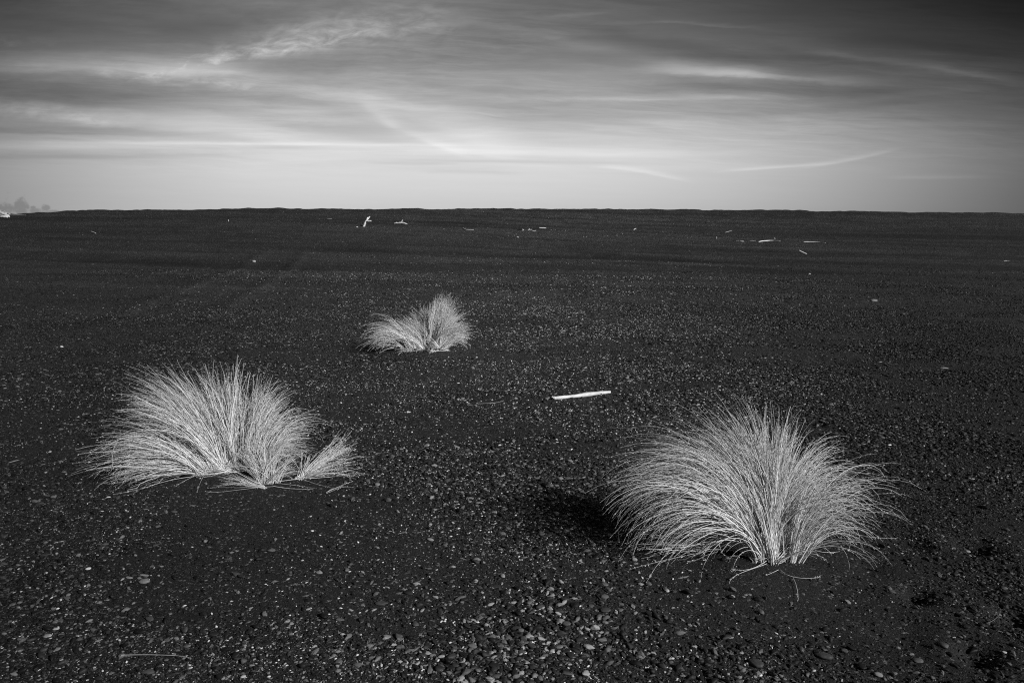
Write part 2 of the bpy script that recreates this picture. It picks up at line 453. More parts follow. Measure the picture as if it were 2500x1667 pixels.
def spikelets(P, d, s, frac, start, per, size, tone):
    """small pointed seed scales along the last part of a share of the stems"""
    n, m, _ = P.shape
    sel = np.where(rng.random(n) < frac)[0]
    if len(sel) == 0: return np.zeros((0, 3)), np.zeros((0, 4), int), np.zeros(0)
    b = np.repeat(sel, per)
    st = np.repeat(start + rng.uniform(-.10, .10, len(sel)), per)
    u = st + (1 - st) * rng.random(len(b))
    f = u * (m - 1); k = np.minimum(f.astype(int), m - 2); f = (f - k)[:, None]
    p = P[b, k] * (1 - f) + P[b, k + 1] * f
    t = d[b, k]
    out = rng.normal(size=(len(b), 3)); out /= np.linalg.norm(out, axis=-1, keepdims=True)
    ax = t + out * .45; ax /= np.linalg.norm(ax, axis=-1, keepdims=True)
    sd = np.cross(ax, rng.normal(size=(len(b), 3))); sd /= np.linalg.norm(sd, axis=-1, keepdims=True)
    p = p + out * .0035 * rng.random((len(b), 1))
    l = size * rng.uniform(.6, 1.3, (len(b), 1)); w = l * .14
    V = np.stack([p, p + ax * l * .45 + sd * w, p + ax * l, p + ax * l * .45 - sd * w], 1)
    F = np.arange(len(b) * 4).reshape(-1, 4)
    tn = np.repeat(tone * rng.uniform(.75, 1.1, len(b)), 4)
    return V.reshape(-1, 3), F, tn

def clump(c, n, rx, ry, az0, azs, t0, t1, ln, pw=(1.0, 1.5), w=(.0010, .0017), tone=(.50, .84), seg=13, more=1.15):
    """n stems rooted in an ellipse at c; az0/azs in degrees (0 right, 90 away, 180 left); tilts in degrees"""
    n = int(n * more); nt = max(3, n // 13); tuft = rng.integers(0, nt, n)
    q = np.sqrt(rng.random(nt)); ph = rng.uniform(0, 6.283, nt)
    x = c[0] + (rx * q * np.cos(ph))[tuft] + rng.normal(0, .008, n); y = c[1] + (ry * q * np.sin(ph))[tuft] + rng.normal(0, .008, n)
    roots = np.stack([x, y, height(x, y) - .01], -1)
    g = lambda sd: rng.normal(0, sd, n)
    az = np.radians((az0 + rng.normal(0, azs, nt))[tuft] + g(6.5))
    ka = rng.random(nt); kb = np.clip(ka * .6 + .4 * rng.random(nt), 0, 1)
    th0 = np.radians((t0[0] + (t0[1] - t0[0]) * ka)[tuft] + g(3.6))
    th1 = np.radians((t1[0] + (t1[1] - t1[0]) * kb)[tuft] + g(13))
    l = rng.uniform(ln[0], ln[1], nt)[tuft] * np.minimum(1 + g(.11), 1.14)
    l = np.where(rng.random(n) < .34, l * rng.uniform(.4, .95, n), l)
    p = rng.uniform(pw[0], pw[1], nt)[tuft]
    tn = rng.uniform(tone[0], tone[1], nt)[tuft] * rng.uniform(.7, 1.2, n)
    tn = np.where(rng.random(n) < .08, rng.uniform(.10, .26, n), tn)      # dead dark thatch
    stray = rng.random(n) < .12
    az = az + stray * g(.5); th1 = th1 + stray * np.abs(g(.35)); th0 = th0 + stray * g(.10)
    if not 200 < az0 < 300: az = np.where(np.sin(az) < -.62, -az, az)      # few stems lean towards the bare front
    return dict(roots=roots, az=az, th0=th0, th1=th1, ln=l, pw=p, w0=rng.uniform(w[0], w[1], n) * np.exp(rng.normal(-.05, .28, n)),
                tone=np.minimum(tn, .86), wob=rng.normal(0, .10, n), seg=seg)

def build_part(name, clumps, parent, origin, seeds=None):
    VV, FF, TT, o = [], [], [], 0
    SV, SF, ST, so = [], [], [], 0
    for c in clumps:
        seg = c.pop('seg')
        P, d, s = blades_np(nseg=seg, **c)
        d2 = np.diff(P, axis=1); d2 = np.concatenate([d2, d2[:, -1:]], 1)
        d2 /= np.maximum(np.linalg.norm(d2, axis=-1, keepdims=True), 1e-6)
        wid = c['w0'][:, None] * (1.15 - .85 * s[None, :])
        tv = c['tone'][:, None] * (1.05 - .15 * s[None, :])
        V, F, t = tubes(P, d2, wid, tv)
        VV.append(V); FF.append(F + o); TT.append(t); o += len(V)
        if seeds:
            V, F, t = spikelets(P, d2, s, *seeds)
            SV.append(V); SF.append(F + so); ST.append(t); so += len(V)
    me = mesh_np(name, np.vstack(VV) - origin, np.vstack(FF), MGR, True, np.concatenate(TT))
    link(name, me, parent)
    if seeds:
        me = mesh_np('seed_heads', np.vstack(SV) - origin, np.vstack(SF), MGR, False, np.concatenate(ST))
        link('seed_heads', me, parent)

def polystem(pts, w, tone):
    """one stem laid along given points -> clump-like arrays resampled"""
    pts = np.asarray(pts, float)
    t = np.linspace(0, 1, len(pts)); u = np.linspace(0, 1, 17)
    if len(pts) > 2:
        c = [np.polyfit(t, pts[:, k], min(3, len(pts) - 1)) for k in range(3)]
        P = np.stack([np.polyval(c[k], u) for k in range(3)], -1)
    else:
        P = np.stack([np.interp(u, t, pts[:, k]) for k in range(3)], -1)
    P[:, 2] = np.maximum(P[:, 2], height(P[:, 0], P[:, 1]) + .010)
    return P, w, tone

def stems_parts(stems, parent, origin):
    for q in stems: stems_mesh('fallen_stem', [q], parent, origin)

def stems_mesh(name, stems, parent, origin, mat=None):
    VV, FF, TT, o = [], [], [], 0
    for (P, w, tone) in stems:
        P = P[None]; d = np.diff(P, axis=1); d = np.concatenate([d, d[:, -1:]], 1); d /= np.linalg.norm(d, axis=-1, keepdims=True)
        s = np.linspace(0, 1, P.shape[1])
        V, F, t = tubes(P, d, (w * (1.1 - .7 * s))[None], np.full((1, P.shape[1]), tone))
        VV.append(V); FF.append(F + o); TT.append(t); o += len(V)
        V, F, t = spikelets(P, d, s, 1.0, .6, 16, .008, tone)
        VV.append(V); FF.append(F + o); TT.append(t); o += len(V)
    me = mesh_np(name, np.vstack(VV) - origin, np.vstack(FF), mat or MGR, True, np.concatenate(TT))
    return link(name, me, parent)

def tussock(c, label):
    e = bpy.data.objects.new('grass_tussock', None); COL.objects.link(e); e.location = c
    e.empty_display_size = .1
    return tag(e, label, 'grass', 'pale dry grass tussocks on the gravel')

SEED = (.42, .62, 13, .008, .55)
# right-hand tussock
c = T_RIGHT
e = tussock(c, 'largest pale grass tussock, arching both ways beside its black shadow, at the right')
ac = at(1855, 1350); rc = at(1945, 1352); lc = at(1790, 1335)
WR = dict(w=(.0010, .0018), tone=(.52, .86), more=1.0, pw=(1.5, 2.6))
WA = dict(w=(.0012, .0022), tone=(.58, .88), more=.95, pw=(1.2, 2.0))
rc = at(1930, 1356)
build_part('blades', [
    clump(c, 300, .045, .05, 128, 22, (6, 24), (40, 100), (.52, .74), **WR),
    clump(c, 240, .05, .05, 86, 24, (2, 16), (20, 85), (.48, .69), **WR),
    clump(at(1868, 1362), 280, .05, .06, 118, 26, (10, 28), (60, 125), (.52, .76), **WR),
    clump(ac, 320, .06, .07, 167, 16, (14, 34), (118, 168), (.62, .91), **WA),
    clump(ac, 280, .07, .07, 146, 15, (12, 30), (105, 165), (.60, .90), **WA),
    clump(ac, 190, .06, .05, 181, 9, (26, 46), (124, 168), (.56, .85), **WA),
    clump(ac, 180, .07, .07, 150, 14, (14, 30), (75, 120), (.60, .80), **WR),
    clump(c, 190, .06, .06, 38, 15, (10, 26), (70, 130), (.54, .74), **WR),
    clump(rc, 130, .05, .06, 32, 22, (6, 28), (100, 165), (.42, .66), **WR),
    clump(c, 280, .06, .05, 52, 22, (6, 26), (60, 140), (.46, .70), **WR),
    clump(c, 120, .05, .04, 16, 15, (16, 36), (118, 165), (.44, .71), **WR),
    clump(rc, 70, .04, .05, 2, 14, (22, 46), (118, 165), (.36, .58), **WR),
    clump(at(1905, 1358), 80, .06, .04, 70, 70, (4, 34), (10, 70), (.15, .36), **WR),
    clump(lc, 130, .10, .05, 120, 70, (10, 60), (40, 125), (.16, .38), **WR),
    clump(lc, 190, .10, .04, 178, 14, (50, 78), (90, 118), (.26, .56), **WR),
    clump(at(1860, 1368), 60, .10, .03, 190, 80, (45, 82), (85, 105), (.10, .30), **WR),
    clump(c, 80, .05, .04, 95, 60, (5, 30), (10, 60), (.10, .28), w=(.0012, .0018)),
], e, c, SEED)
st = []
for pts in ([(1905, 1395), (1935, 1412), (1975, 1416), (2002, 1412)], [(1872, 1380), (1830, 1395), (1795, 1410), (1780, 1430)],
            [(1875, 1370), (1835, 1392), (1792, 1395)], [(1935, 1412), (1945, 1440), (1948, 1470)], [(1990, 1290), (2060, 1300), (2120, 1314), (2190, 1317)],
            [(1960, 1330), (1985, 1322), (2005, 1318)], [(1975, 1340), (2010, 1352), (2050, 1350)], [(1860, 1385), (1845, 1365), (1810, 1360), (1775, 1366)],
            [(1938, 1380), (1945, 1360), (1930, 1350)], [(1900, 1395), (1890, 1400), (1872, 1408)]):
    st.append(polystem([at(*q) for q in pts], .0013, rng.uniform(.5, .68)))
stems_parts(st, e, c)

# left-hand tussock, blown over to the left
c = T_LEFT
e = tussock(c, 'broad pale grass tussock on the left, combed over towards the left')
l1 = at(500, 1152); r1 = at(625, 1140)
WL = dict(pw=(1.3, 2.3), w=(.0010, .0018), tone=(.52, .86), more=1.25)
build_part('blades', [
    clump(at(540, 1140), 320, .08, .09, 142, 16, (16, 32), (60, 108), (.50, .72), **WL),
    clump(at(530, 1142), 320, .09, .08, 163, 12, (24, 38), (68, 112), (.58, .80), **WL),
    clump(at(525, 1145), 280, .09, .07, 162, 14, (24, 44), (84, 132), (.52, .76), **WL),
    clump(l1, 320, .06, .05, 180, 12, (34, 58), (105, 145), (.42, .64), **WL),
    clump(l1, 230, .05, .03, 189, 7, (50, 70), (98, 122), (.44, .66), **WL),
    clump(l1, 90, .05, .02, 199, 6, (62, 76), (94, 110), (.40, .60), **WL),
    clump(at(572, 1138), 320, .09, .08, 110, 20, (5, 20), (22, 85), (.45, .64), **WL),
    clump(at(605, 1138), 280, .08, .08, 72, 22, (4, 22), (30, 95), (.40, .58), **WL),
    clump(r1, 300, .08, .08, 46, 22, (14, 38), (80, 140), (.32, .52), **WL),
    clump(r1, 150, .07, .05, 18, 20, (28, 52), (95, 145), (.24, .40), **WL),
    clump(at(560, 1150), 160, .16, .03, 180, 80, (40, 80), (80, 100), (.15, .34)),
], e, c, (.30, .62, 12, .008, .55))
st = []
for pts in ([(510, 1150), (465, 1170), (432, 1188)], [(505, 1155), (490, 1180), (482, 1204)], [(590, 1155), (560, 1152), (520, 1151)]):
    st.append(polystem([at(*q) for q in pts], .0012, rng.uniform(.4, .58)))
stems_parts(st, e, c)

# small tuft rooted in front of it
c = T_FRONT
e = tussock(c, 'small grass tuft rooted at the front right foot of the broad left tussock')
build_part('blades', [
    clump(c, 130, .06, .03, 142, 16, (28, 52), (42, 76), (.20, .40)),
    clump(c, 80, .06, .03, 85, 34, (6, 32), (25, 75), (.14, .30)),
    clump(c, 50, .04, .03, 25, 24, (30, 60), (70, 105), (.20, .36)),
    clump(at(630, 1190), 40, .05, .02, 160, 12, (58, 74), (82, 94), (.18, .36)),
], e, c, (.4, .7, 10, .008, .55))
st = []
for pts in ([(668, 1191), (600, 1197), (540, 1204), (500, 1203)], [(672, 1183), (720, 1188), (775, 1196)], [(675, 1180), (740, 1172), (800, 1168)],
            [(668, 1190), (710, 1196), (765, 1197)], [(625, 1192), (590, 1178), (545, 1172)], [(690, 1172), (670, 1165), (650, 1160)]):
    st.append(polystem([at(*q) for q in pts], .0013, rng.uniform(.5, .66)))
stems_parts(st, e, c)

# tuft swept out to the right
c = T_SIDE
e = tussock(c, 'sparse grass tuft swept out to the right, right of the broad left tussock')
build_part('blades', [
    clump(c, 90, .02, .018, 34, 8, (54, 66), (62, 88), (.32, .48)),
    clump(c, 46, .02, .02, 14, 10, (62, 76), (86, 114), (.28, .44)),
    clump(c, 22, .03, .02, 90, 40, (20, 50), (30, 70), (.10, .20)),
], e, c, (.85, .5, 20, .009, .55))
st = []
for pts in ([(735, 1172), (800, 1168), (850, 1163), (892, 1158)], [(797, 1206), (815, 1196), (840, 1192), (865, 1194)], [(797, 1208), (820, 1198), (836, 1190)],
            [(800, 1204), (830, 1190), (862, 1178)]):
    st.append(polystem([at(*q) for q in pts], .0014, rng.uniform(.42, .58)))
stems_parts(st, e, c)

# middle tussock
c = T_MID
e = tussock(c, 'farther grass tussock in the middle, its tall plume tipping right')
l2 = at(1000, 850); r2 = at(1085, 848)
W2 = dict(w=(.0014, .0021), tone=(.54, .86))
W2['pw'] = (1.2, 2.2)
build_part('blades', [
    clump(at(1060, 846), 440, .11, .10, 54, 20, (6, 22), (18, 50), (.46, .63), **W2),
    clump(at(1050, 846), 400, .14, .10, 108, 28, (4, 22), (25, 75), (.36, .54), **W2),
    clump(at(1070, 849), 420, .12, .10, 40, 22, (12, 30), (50, 105), (.34, .54), **W2),
    clump(at(1033, 848), 360, .14, .10, 138, 18, (16, 40), (60, 115), (.36, .58), **W2),
    clump(at(1015, 851), 380, .15, .08, 166, 18, (22, 50), (98, 145), (.40, .64), **W2),
    clump(l2, 220, .14, .05, 184, 14, (46, 68), (100, 122), (.28, .54), **W2),
    clump(at(1075, 850), 300, .10, .07, 18, 22, (26, 56), (88, 138), (.26, .44), **W2),
    clump(at(1050, 856), 180, .26, .05, 235, 60, (30, 70), (75, 105), (.10, .28), **W2),
], e, c, (.5, .62, 10, .011, .6))

# ------------------------------------------------------------------ driftwood
def wood_shape(pts, rad, ns=12, nl=28, rough=.12, seed=1, cut=(.15, .15)):
    """a knotty stick along pts with radii rad; returns verts, quads, uv. Ends are broken, not round."""
    pts = np.asarray(pts, float); t = np.linspace(0, 1, len(pts)); u = np.linspace(0, 1, nl)
    C = np.stack([np.interp(u, t, pts[:, k]) for k in range(3)], -1)
    if len(pts) > 2:
        for _ in range(2):
            C[1:-1] = .25 * C[:-2] + .5 * C[1:-1] + .25 * C[2:]
    rd = np.interp(u, np.linspace(0, 1, len(rad)), rad)
    d = np.gradient(C, axis=0); d /= np.linalg.norm(d, axis=1, keepdims=True)
    ref = np.array([0, 0, 1.]) if abs(d[0, 2]) < .9 else np.array([1., 0, 0])
    a1 = np.cross(d, ref); a1 /= np.linalg.norm(a1, axis=1, keepdims=True); a2 = np.cross(a1, d)
    ph = np.linspace(0, 2 * np.pi, ns, endpoint=False)
    nz = 1 + rough * 2 * (fbm(u[:, None] * 7 + 0 * ph, np.cos(ph)[None] * 1.2 + np.sin(ph)[None] * 1.7 + seed * 3.1, seed, 3) - .5) * 1.6
    rr_ = rd[:, None] * nz
    V = C[:, None] + a1[:, None] * (np.cos(ph) [None, :, None] * rr_[..., None]) + a2[:, None] * (np.sin(ph)[None, :, None] * rr_[..., None])
    g = np.random.default_rng(seed)
    V[0] -= d[0] * (g.random((ns, 1)) * rd[0] * cut[0] * 4); V[-1] += d[-1] * (g.random((ns, 1)) * rd[-1] * cut[1] * 4)
    idx = np.arange(nl * ns).reshape(nl, ns); n2 = np.roll(idx, -1, 1)
    F = np.stack([idx[:-1], n2[:-1], n2[1:], idx[1:]], -1).reshape(-1, 4)
    uv = np.stack([np.tile(ph / 6.283, (nl, 1)), np.tile(u[:, None], (1, ns))], -1).reshape(-1, 2)
    Vf = V.reshape(-1, 3)
    caps = []
    for ring, flip in ((idx[0], False), (idx[-1], True)):      # quad-strip end caps
        for k in range(ns // 2 - 1):
            q = [ring[k], ring[k + 1], ring[ns - 2 - k], ring[ns - 1 - k]]
            caps.append(q if flip else q[::-1])
    return Vf, np.vstack([F, np.array(caps)]), uv

def wood(name, pieces, mat, label, origin=None, cat='driftwood', group=None, parent=None):
    VV, FF, UU, o = [], [], [], 0
    for k, p in enumerate(pieces):
        V, F, uv = wood_shape(*p[:2], **(p[2] if len(p) > 2 else {}))
        VV.append(V); FF.append(F + o); UU.append(uv); o += len(V)
    V = np.vstack(VV)
    if origin is None: origin = np.array([*V.mean(0)[:2], V[:, 2].min()])
    me = mesh_np(name, V - origin, np.vstack(FF), mat, True, uv=np.vstack(UU))
    ob = link(name, me, parent, None if parent is not None else origin)
    if label: tag(ob, label, cat, group)
    return ob

def on(px, py, rpx=0.0, lift=.8):
    """a point lying on the beach at the given place, raised by its own thickness"""
    p = at(px, py); r_ = rpx * depth(p) / FPX
    return p + np.array([0, 0, r_ * lift])
def pxm(p): return depth(p) / FPX
def rise(p, dx, dz, dy=0.0):
    k = pxm(p); return p + np.array([dx * k, dy * k, dz * k])
FAR = 'driftwood lying along the far ridge'

# the white stick
a = on(1352, 975, 4.0); b = on(1400, 971, 4.5); c_ = on(1445, 965, 4.8); d_ = on(1487, 961, 4.5)
k = pxm(a)
wood('driftwood_stick', [([a, b, c_, d_], np.array([3.9, 4.4, 3.6, 4.9, 5.6, 4.6, 5.0, 3.2]) * k, dict(ns=14, nl=44, rough=.13, seed=4, cut=(.3, .35))),
     ([rise(a, 2, 1), rise(a, -5, 3.6)], np.array([3.6, 1.6]) * k, dict(ns=8, nl=8, seed=9)),
     ([rise(on(1470, 963, 4), 0, 2), rise(on(1462, 962, 4), 0, 3)], np.array([2.6, 1.4]) * k, dict(ns=8, nl=6, seed=6)),
     ([on(1388, 968, 1.2), on(1407, 966, 1.2)], np.array([1.5, 1.2]) * k, dict(ns=8, nl=8, seed=16))],
     MW_WHITE, 'bleached white driftwood stick lying alone on the gravel between the tussocks')
# forked white branch standing on the far slope
p = at(887, 553); k = pxm(p)
wood('driftwood_branch', [([rise(p, 0, -3), rise(p, 5, 9, 1), rise(p, 10, 17, 2), rise(p, 15.5, 23.5, 4)], np.array([2.9, 2.7, 2.3, 1.3]) * k, dict(seed=2)),
     ([rise(p, 6.5, 10, 1), rise(p, 12, 13.0, -3), rise(p, 20, 13.2, -4)], np.array([2.0, 1.8, 1.5]) * k, dict(seed=3)),
     ([rise(p, 9, 16, 1), rise(p, 10.5, 21.5, 2)], np.array([1.6, 1.2]) * k, dict(seed=5, nl=10))],
     MW_WHITE, 'white forked branch poking up from the far slope', p, group=FAR)
# broken knotted branch beside it
p = at(978, 547); k = pxm(p)
wood('driftwood_branch', [([rise(p, -16, 1.2), rise(p, -8, 2.2), rise(p, 2, 2.8), rise(p, 8, 2), rise(p, 14, -.3)], np.array([1.0, 1.7, 1.9, 1.8, 1.7]) * k, dict(rough=.35, seed=12)),
     ([rise(p, 2, 2.4), rise(p, 3, 6), rise(p, 5.5, 9.4)], np.array([1.6, 1.3, 1.0]) * k, dict(seed=14)),
     ([rise(p, -12, 2), rise(p, -9, 4.0)], np.array([1.2, .8]) * k, dict(seed=15, nl=8)),
     ([rise(p, 11, .8), rise(p, 15, -.6)], np.array([1.6, 2.2]) * k, dict(seed=18, nl=8))],
     MW_PALE, 'grey knotted branch with one upright prong, right of the forked white branch', p, group=FAR)
def flat_stick(pts, rpx, mat, label, name='driftwood_stick', seed=1, group=FAR, lift=.7, **kw):
    rpx = rpx * 1.25
    P = [on(x, y, rpx, lift) for (x, y) in pts]
    k = pxm(P[0])
    return wood(name, [(P, np.array([rpx * .8, rpx, rpx * .9, rpx * .55]) * k, dict(seed=seed, nl=26, ns=8, **kw))], mat, label, group=group)
# bent twig in two visible lengths
flat_stick([(1131, 558), (1133, 560), (1137, 562), (1150, 562.3), (1156, 562.2)], .8, MW_PALE, 'thin pale twig bent upwards at its left end, on the far slope', 'driftwood_twig', 22, lift=1.0)
# dark charred lump with white chips round it
p = at(1271, 561.5); k = pxm(p)
wood('charred_log', [([rise(p, -7.5, 0), rise(p, -3, 1.0), rise(p, 3, .8), rise(p, 10, -.3)], np.array([.8, 1.7, 1.5, .6]) * k, dict(seed=31, rough=.3)),
                     ([rise(p, -4, .6), rise(p, 0, 2.2)], np.array([1.4, .8]) * k, dict(seed=32))], MW_DARK,
     'short black charred log on the far slope', p, group=FAR)
p = at(1276, 562.5)
wood('driftwood_chip', [([rise(p, 0, 3.0, -2), rise(p, 2.6, .4, -2)], np.array([.8, .7]) * k, dict(seed=33, nl=8, ns=8)),
                        ([rise(p, -1.2, -.3, -4), rise(p, .6, .4, -4)], np.array([.9, .9]) * k, dict(seed=34, nl=8, ns=8))], MW_WHITE,
     'little white chip leaning against the black charred log', p, group=FAR)
p = at(1293, 562.5)
wood('driftwood_branch', [([rise(p, -5, -.6), rise(p, -1, 1.6), rise(p, 5.5, 1.8)], np.array([.9, 1.0, .8]) * k, dict(seed=35)),
                          ([rise(p, 0, 1.6), rise(p, -2, 4.6)], np.array([.9, .7]) * k, dict(seed=36, nl=8))], MW_PALE,
     'small three-pronged pale branch just right of the black charred log', p, group=FAR)
p = at(1304, 565)
wood('driftwood_branch', [([rise(p, -4, 1.2), rise(p, 0, .2), rise(p, 4.5, 2.2)], np.array([.7, .9, .7]) * k, dict(seed=37))], MW_PALE,
     'small pale v-shaped branch below the three-pronged branch', p, group=FAR)
flat_stick([(1317, 558.6), (1325, 558.8), (1333, 558.9)], 1.2, MW_WHITE, 'short bright white stick, rightmost of the bits by the charred log', seed=41, lift=1.2)
# right-hand sticks
flat_stick([(1852, 592.2), (1862, 590.2), (1876, 589.2), (1890, 589.3), (1904, 590.8)], 1.1, MW_WHITE, 'long white bowed stick on the far slope at the right', seed=42, lift=1.2)
flat_stick([(1961, 592.2), (1975, 592.2), (1990, 592.6), (2000, 593.2), (2015, 594.8)], .95, MW_PALE, 'long thin wavy stick, right of the white bowed stick', seed=43, rough=.35, lift=1.1)
p = at(1963, 619.5); k = pxm(p)
wood('driftwood_stick', [([rise(p, -10, 7.5, 6), rise(p, -4, 4, 3), rise(p, 3, .6, 0), rise(p, 10, -3.2, -2)], np.array([1.0, 1.25, 1.35, 1.2]) * k, dict(seed=44, ns=8))], MW_WHITE,
     'short straight stick lying slantwise below the wavy stick', p, group=FAR)
flat_stick([(1770.5, 568.5), (1778, 566.3), (1787, 563.5)], .7, MW_GREY, 'grey slanting twig, highest of the right-hand driftwood', 'driftwood_twig', 45)
flat_stick([(1790, 588), (1796, 588.8), (1804, 589.2)], .6, MW_GREY, 'faint grey twig, left end of the row beside the bowed stick', 'driftwood_twig', 46)
flat_stick([(1830, 588.6), (1838, 588.6), (1845, 587.8)], .55, MW_GREY, 'thin grey twig almost touching the white bowed stick', 'driftwood_twig', 47)
p = at(1812, 590); k = pxm(p)
wood('driftwood_branch', [([rise(p, -5, 1.2), rise(p, 0, .4), rise(p, 6, -.4)], np.array([.6, .9, .6]) * k, dict(seed=48, nl=12)),
                          ([rise(p, -1, .6), rise(p, 2.5, 1.6)], np.array([.7, .5]) * k, dict(seed=49, nl=8))], MW_PALE,
     'small splintered pale branch left of the white bowed stick', p, group=FAR)
p = at(1749.5, 583.4); k = pxm(p)
wood('driftwood_stick', [([rise(p, .3, -1), rise(p, 0, 2), rise(p, -.8, 5.2)], np.array([.8, .8, .5]) * k, dict(seed=50, nl=10))], MW_PALE,
     'tiny stick standing upright left of the splintered branch', p, group=FAR)
p = at(558, 541); k = pxm(p)
wood('driftwood_stick', [([rise(p, .4, -1), rise(p, 0, 2), rise(p, -.6, 4.4)], np.array([.7, .7, .5]) * k, dict(seed=51, nl=10))], MW_PALE,
     'tiny stick standing upright far off on the left', p, group=FAR)
flat_stick([(222, 566.3), (227, 568), (234, 570.6)], 1.1, MW_PALE, 'short pale stick lying alone on the left below the bleached log', seed=52)
flat_stick([(799, 535.3), (805, 535.8), (810.5, 535.4)], .7, MW_GREY, 'short grey stick left of the forked white branch', seed=53, lift=1.2)
flat_stick([(324, 616.6), (329, 617.2), (334, 617.4)], .5, MW_GREY, 'faint grey splinter in the left middle distance', 'driftwood_twig', 54)
flat_stick([(1547, 562), (1550, 559.8), (1553, 558.8)], .9, MW_PALE, 'little pale chunk of wood between charred log and right-hand twigs', 'driftwood_chip', 55)
flat_stick([(2450, 639), (2457, 638.2), (2464, 638.6)], .9, MW_GREY, 'dull grey stick at the far right edge', seed=57, lift=1.0)
flat_stick([(1330, 750.5), (1341, 751), (1352, 750.5)], .55, MW_GREY, 'thin grey twig on the gravel right of the middle tussock', 'driftwood_twig', 58)

# bleached log at the left edge
p = at(20, 531); k = pxm(p)
e = bpy.data.objects.new('driftwood_log', None); COL.objects.link(e); e.location = p
tag(e, 'big bleached log with splayed roots at the left edge of the skyline', 'driftwood', FAR)
def q_(dx, dz, dy=0): return rise(p, dx, dz, dy)
wood('trunk', [([q_(-150, 22, 120), q_(-90, 17, 70), q_(-40, 9, 20), q_(-8, 5, 6)], np.array([7, 8.5, 9, 6.5]) * k, dict(ns=18, nl=40, rough=.22, seed=61))],
     MW_LOG, None, p, parent=e)
RT = [[(-60, 15, 20), (-22, 11, 8), (6, 3.2, -6)], [(-50, 20, 30), (-20, 15, 16), (-2, 9.5, 4), (6, 7, 0)], [(-40, 5, -10), (-18, 3.5, -12), (-5, 2, -12)],
      [(-30, 8, -12), (-14, 6.5, -14), (-6, 4.2, -14)], [(-12, 2.2, -12), (0, 1.6, -14), (9, .6, -14)], [(-6, 3.8, -10), (4, 3, -10), (10.5, 1.8, -10)], [(-40, 0.5, -18), (-24, .2, -18), (-16, -.5, -18)]]
for i_, pts in enumerate(RT):
    w_ = (2.6, 2.0, 1.7, 1.6, 2.2, 1.9, 1.9)[i_]
    wood('root', [([q_(*s_) for s_ in pts], np.array([w_, w_ * 1.1, w_ * .8]) * k, dict(seed=70 + i_, rough=.25, nl=20))], (MW_PALE, MW_LOG, MW_LOG, MW_LOG, MW_PALE, MW_PALE, MW_LOG)[i_], None, p, parent=e)
wood('branch', [([q_(2, 7.2, -2), q_(20, 6.8, -4), q_(48, 5.2, -6)], np.array([.8, .6, .35]) * k, dict(seed=80, ns=8))], MW_GREY, None, p, parent=e)

# ------------------------------------------------------------------ loose straws
def straw(pts, w, tone, label):
    P, w, tone = polystem([at(*q) + [0, 0, .013] for q in pts], w, tone)
    o = P.mean(0); o[2] = P[:, 2].min()
    ob = stems_mesh('grass_straw', [(P, w, tone)], None, o); ob.location = o
    return tag(ob, label, 'straw', 'single dry straws fallen on the gravel')
straw([(297, 1606), (350, 1605), (410, 1606), (445, 1609), (468, 1615)], 0.0015, .42, 'long dry straw lying flat in the bottom left corner')
straw([(1166, 989), (1190, 988), (1212, 986), (1230, 981)], .0017, .40, 'short curved straw on the gravel left of the white stick')
straw([(2404, 1529), (2425, 1520), (2438, 1508), (2446, 1495)], .0009, .16, 'dim curved straw near the right edge at the bottom')
straw([(1482, 1048), (1520, 1048.5), (1560, 1049)], .0009, .2, 'faint straight straw left of the largest tussock')
straw([(2020, 1337), (2050, 1333), (2082, 1328)], .0009, .3, 'faint straight straw under the right side of the largest tussock')

# ------------------------------------------------------------------ stones one can pick out
def ico(sub):
    import bmesh
    bm = bmesh.new(); bmesh.ops.create_icosphere(bm, subdivisions=sub, radius=1)
    v = np.array([q.co[:] for q in bm.verts]); f = np.array([[q.index for q in fc.verts] for fc in bm.faces]); bm.free()
    return v, f
ICO = ico(4)
for i_, (px, py, rx_, ry_, tone, ang, lab) in enumerate(STONES):
    p = at(px, py); k = pxm(p)
    el = math.asin(max(.05, -(ray(px, py)[2])))           # how steeply it is looked down on
    g = np.random.default_rng(200 + i_)
    v, f = ICO
    w = rx_ * k
    # visible height = depth*sin(el) + thickness*cos(el); flat beach stones are about half as thick as deep
    hv = ry_ * k
    dy = min(hv / (math.sin(el) + .55 * math.cos(el)) * 1.0, w * 1.1); th = .5 * dy if el > .15 else hv * .7
    if el <= .15: dy = w * .8
    nz = 1 + .30 * (fbm(v[:, 0] * 1.1 + i_ * 5, v[:, 1] * 1.1 + v[:, 2] * .8, 300 + i_, 3) - .5) + .22 * (fbm(v[:, 2] * 1.4 + i_, v[:, 0] + v[:, 1] * .9, 400 + i_, 2) - .5)
    q = v * nz[:, None]
    q = np.sign(q) * np.abs(q) ** .92 * np.array([w, dy, max(th, .003)])
    ca, sa = math.cos(R(ang)), math.sin(R(ang))
    q = np.stack([q[:, 0] * ca - q[:, 1] * sa, q[:, 0] * sa + q[:, 1] * ca, q[:, 2]], -1)
    me = mesh_np('pebble', q, f, stone_mat('stone_%d' % i_, tone))
    big_ = w > .022
    ob = link('cobble' if big_ else 'pebble', me, None, (p[0], p[1], p[2] + max(th, .003) * .55 + .001))
    ob.rotation_euler = (g.normal(0, .08), g.normal(0, .08), 0)
    tag(ob, lab, 'stone', 'stones standing out from the gravel')

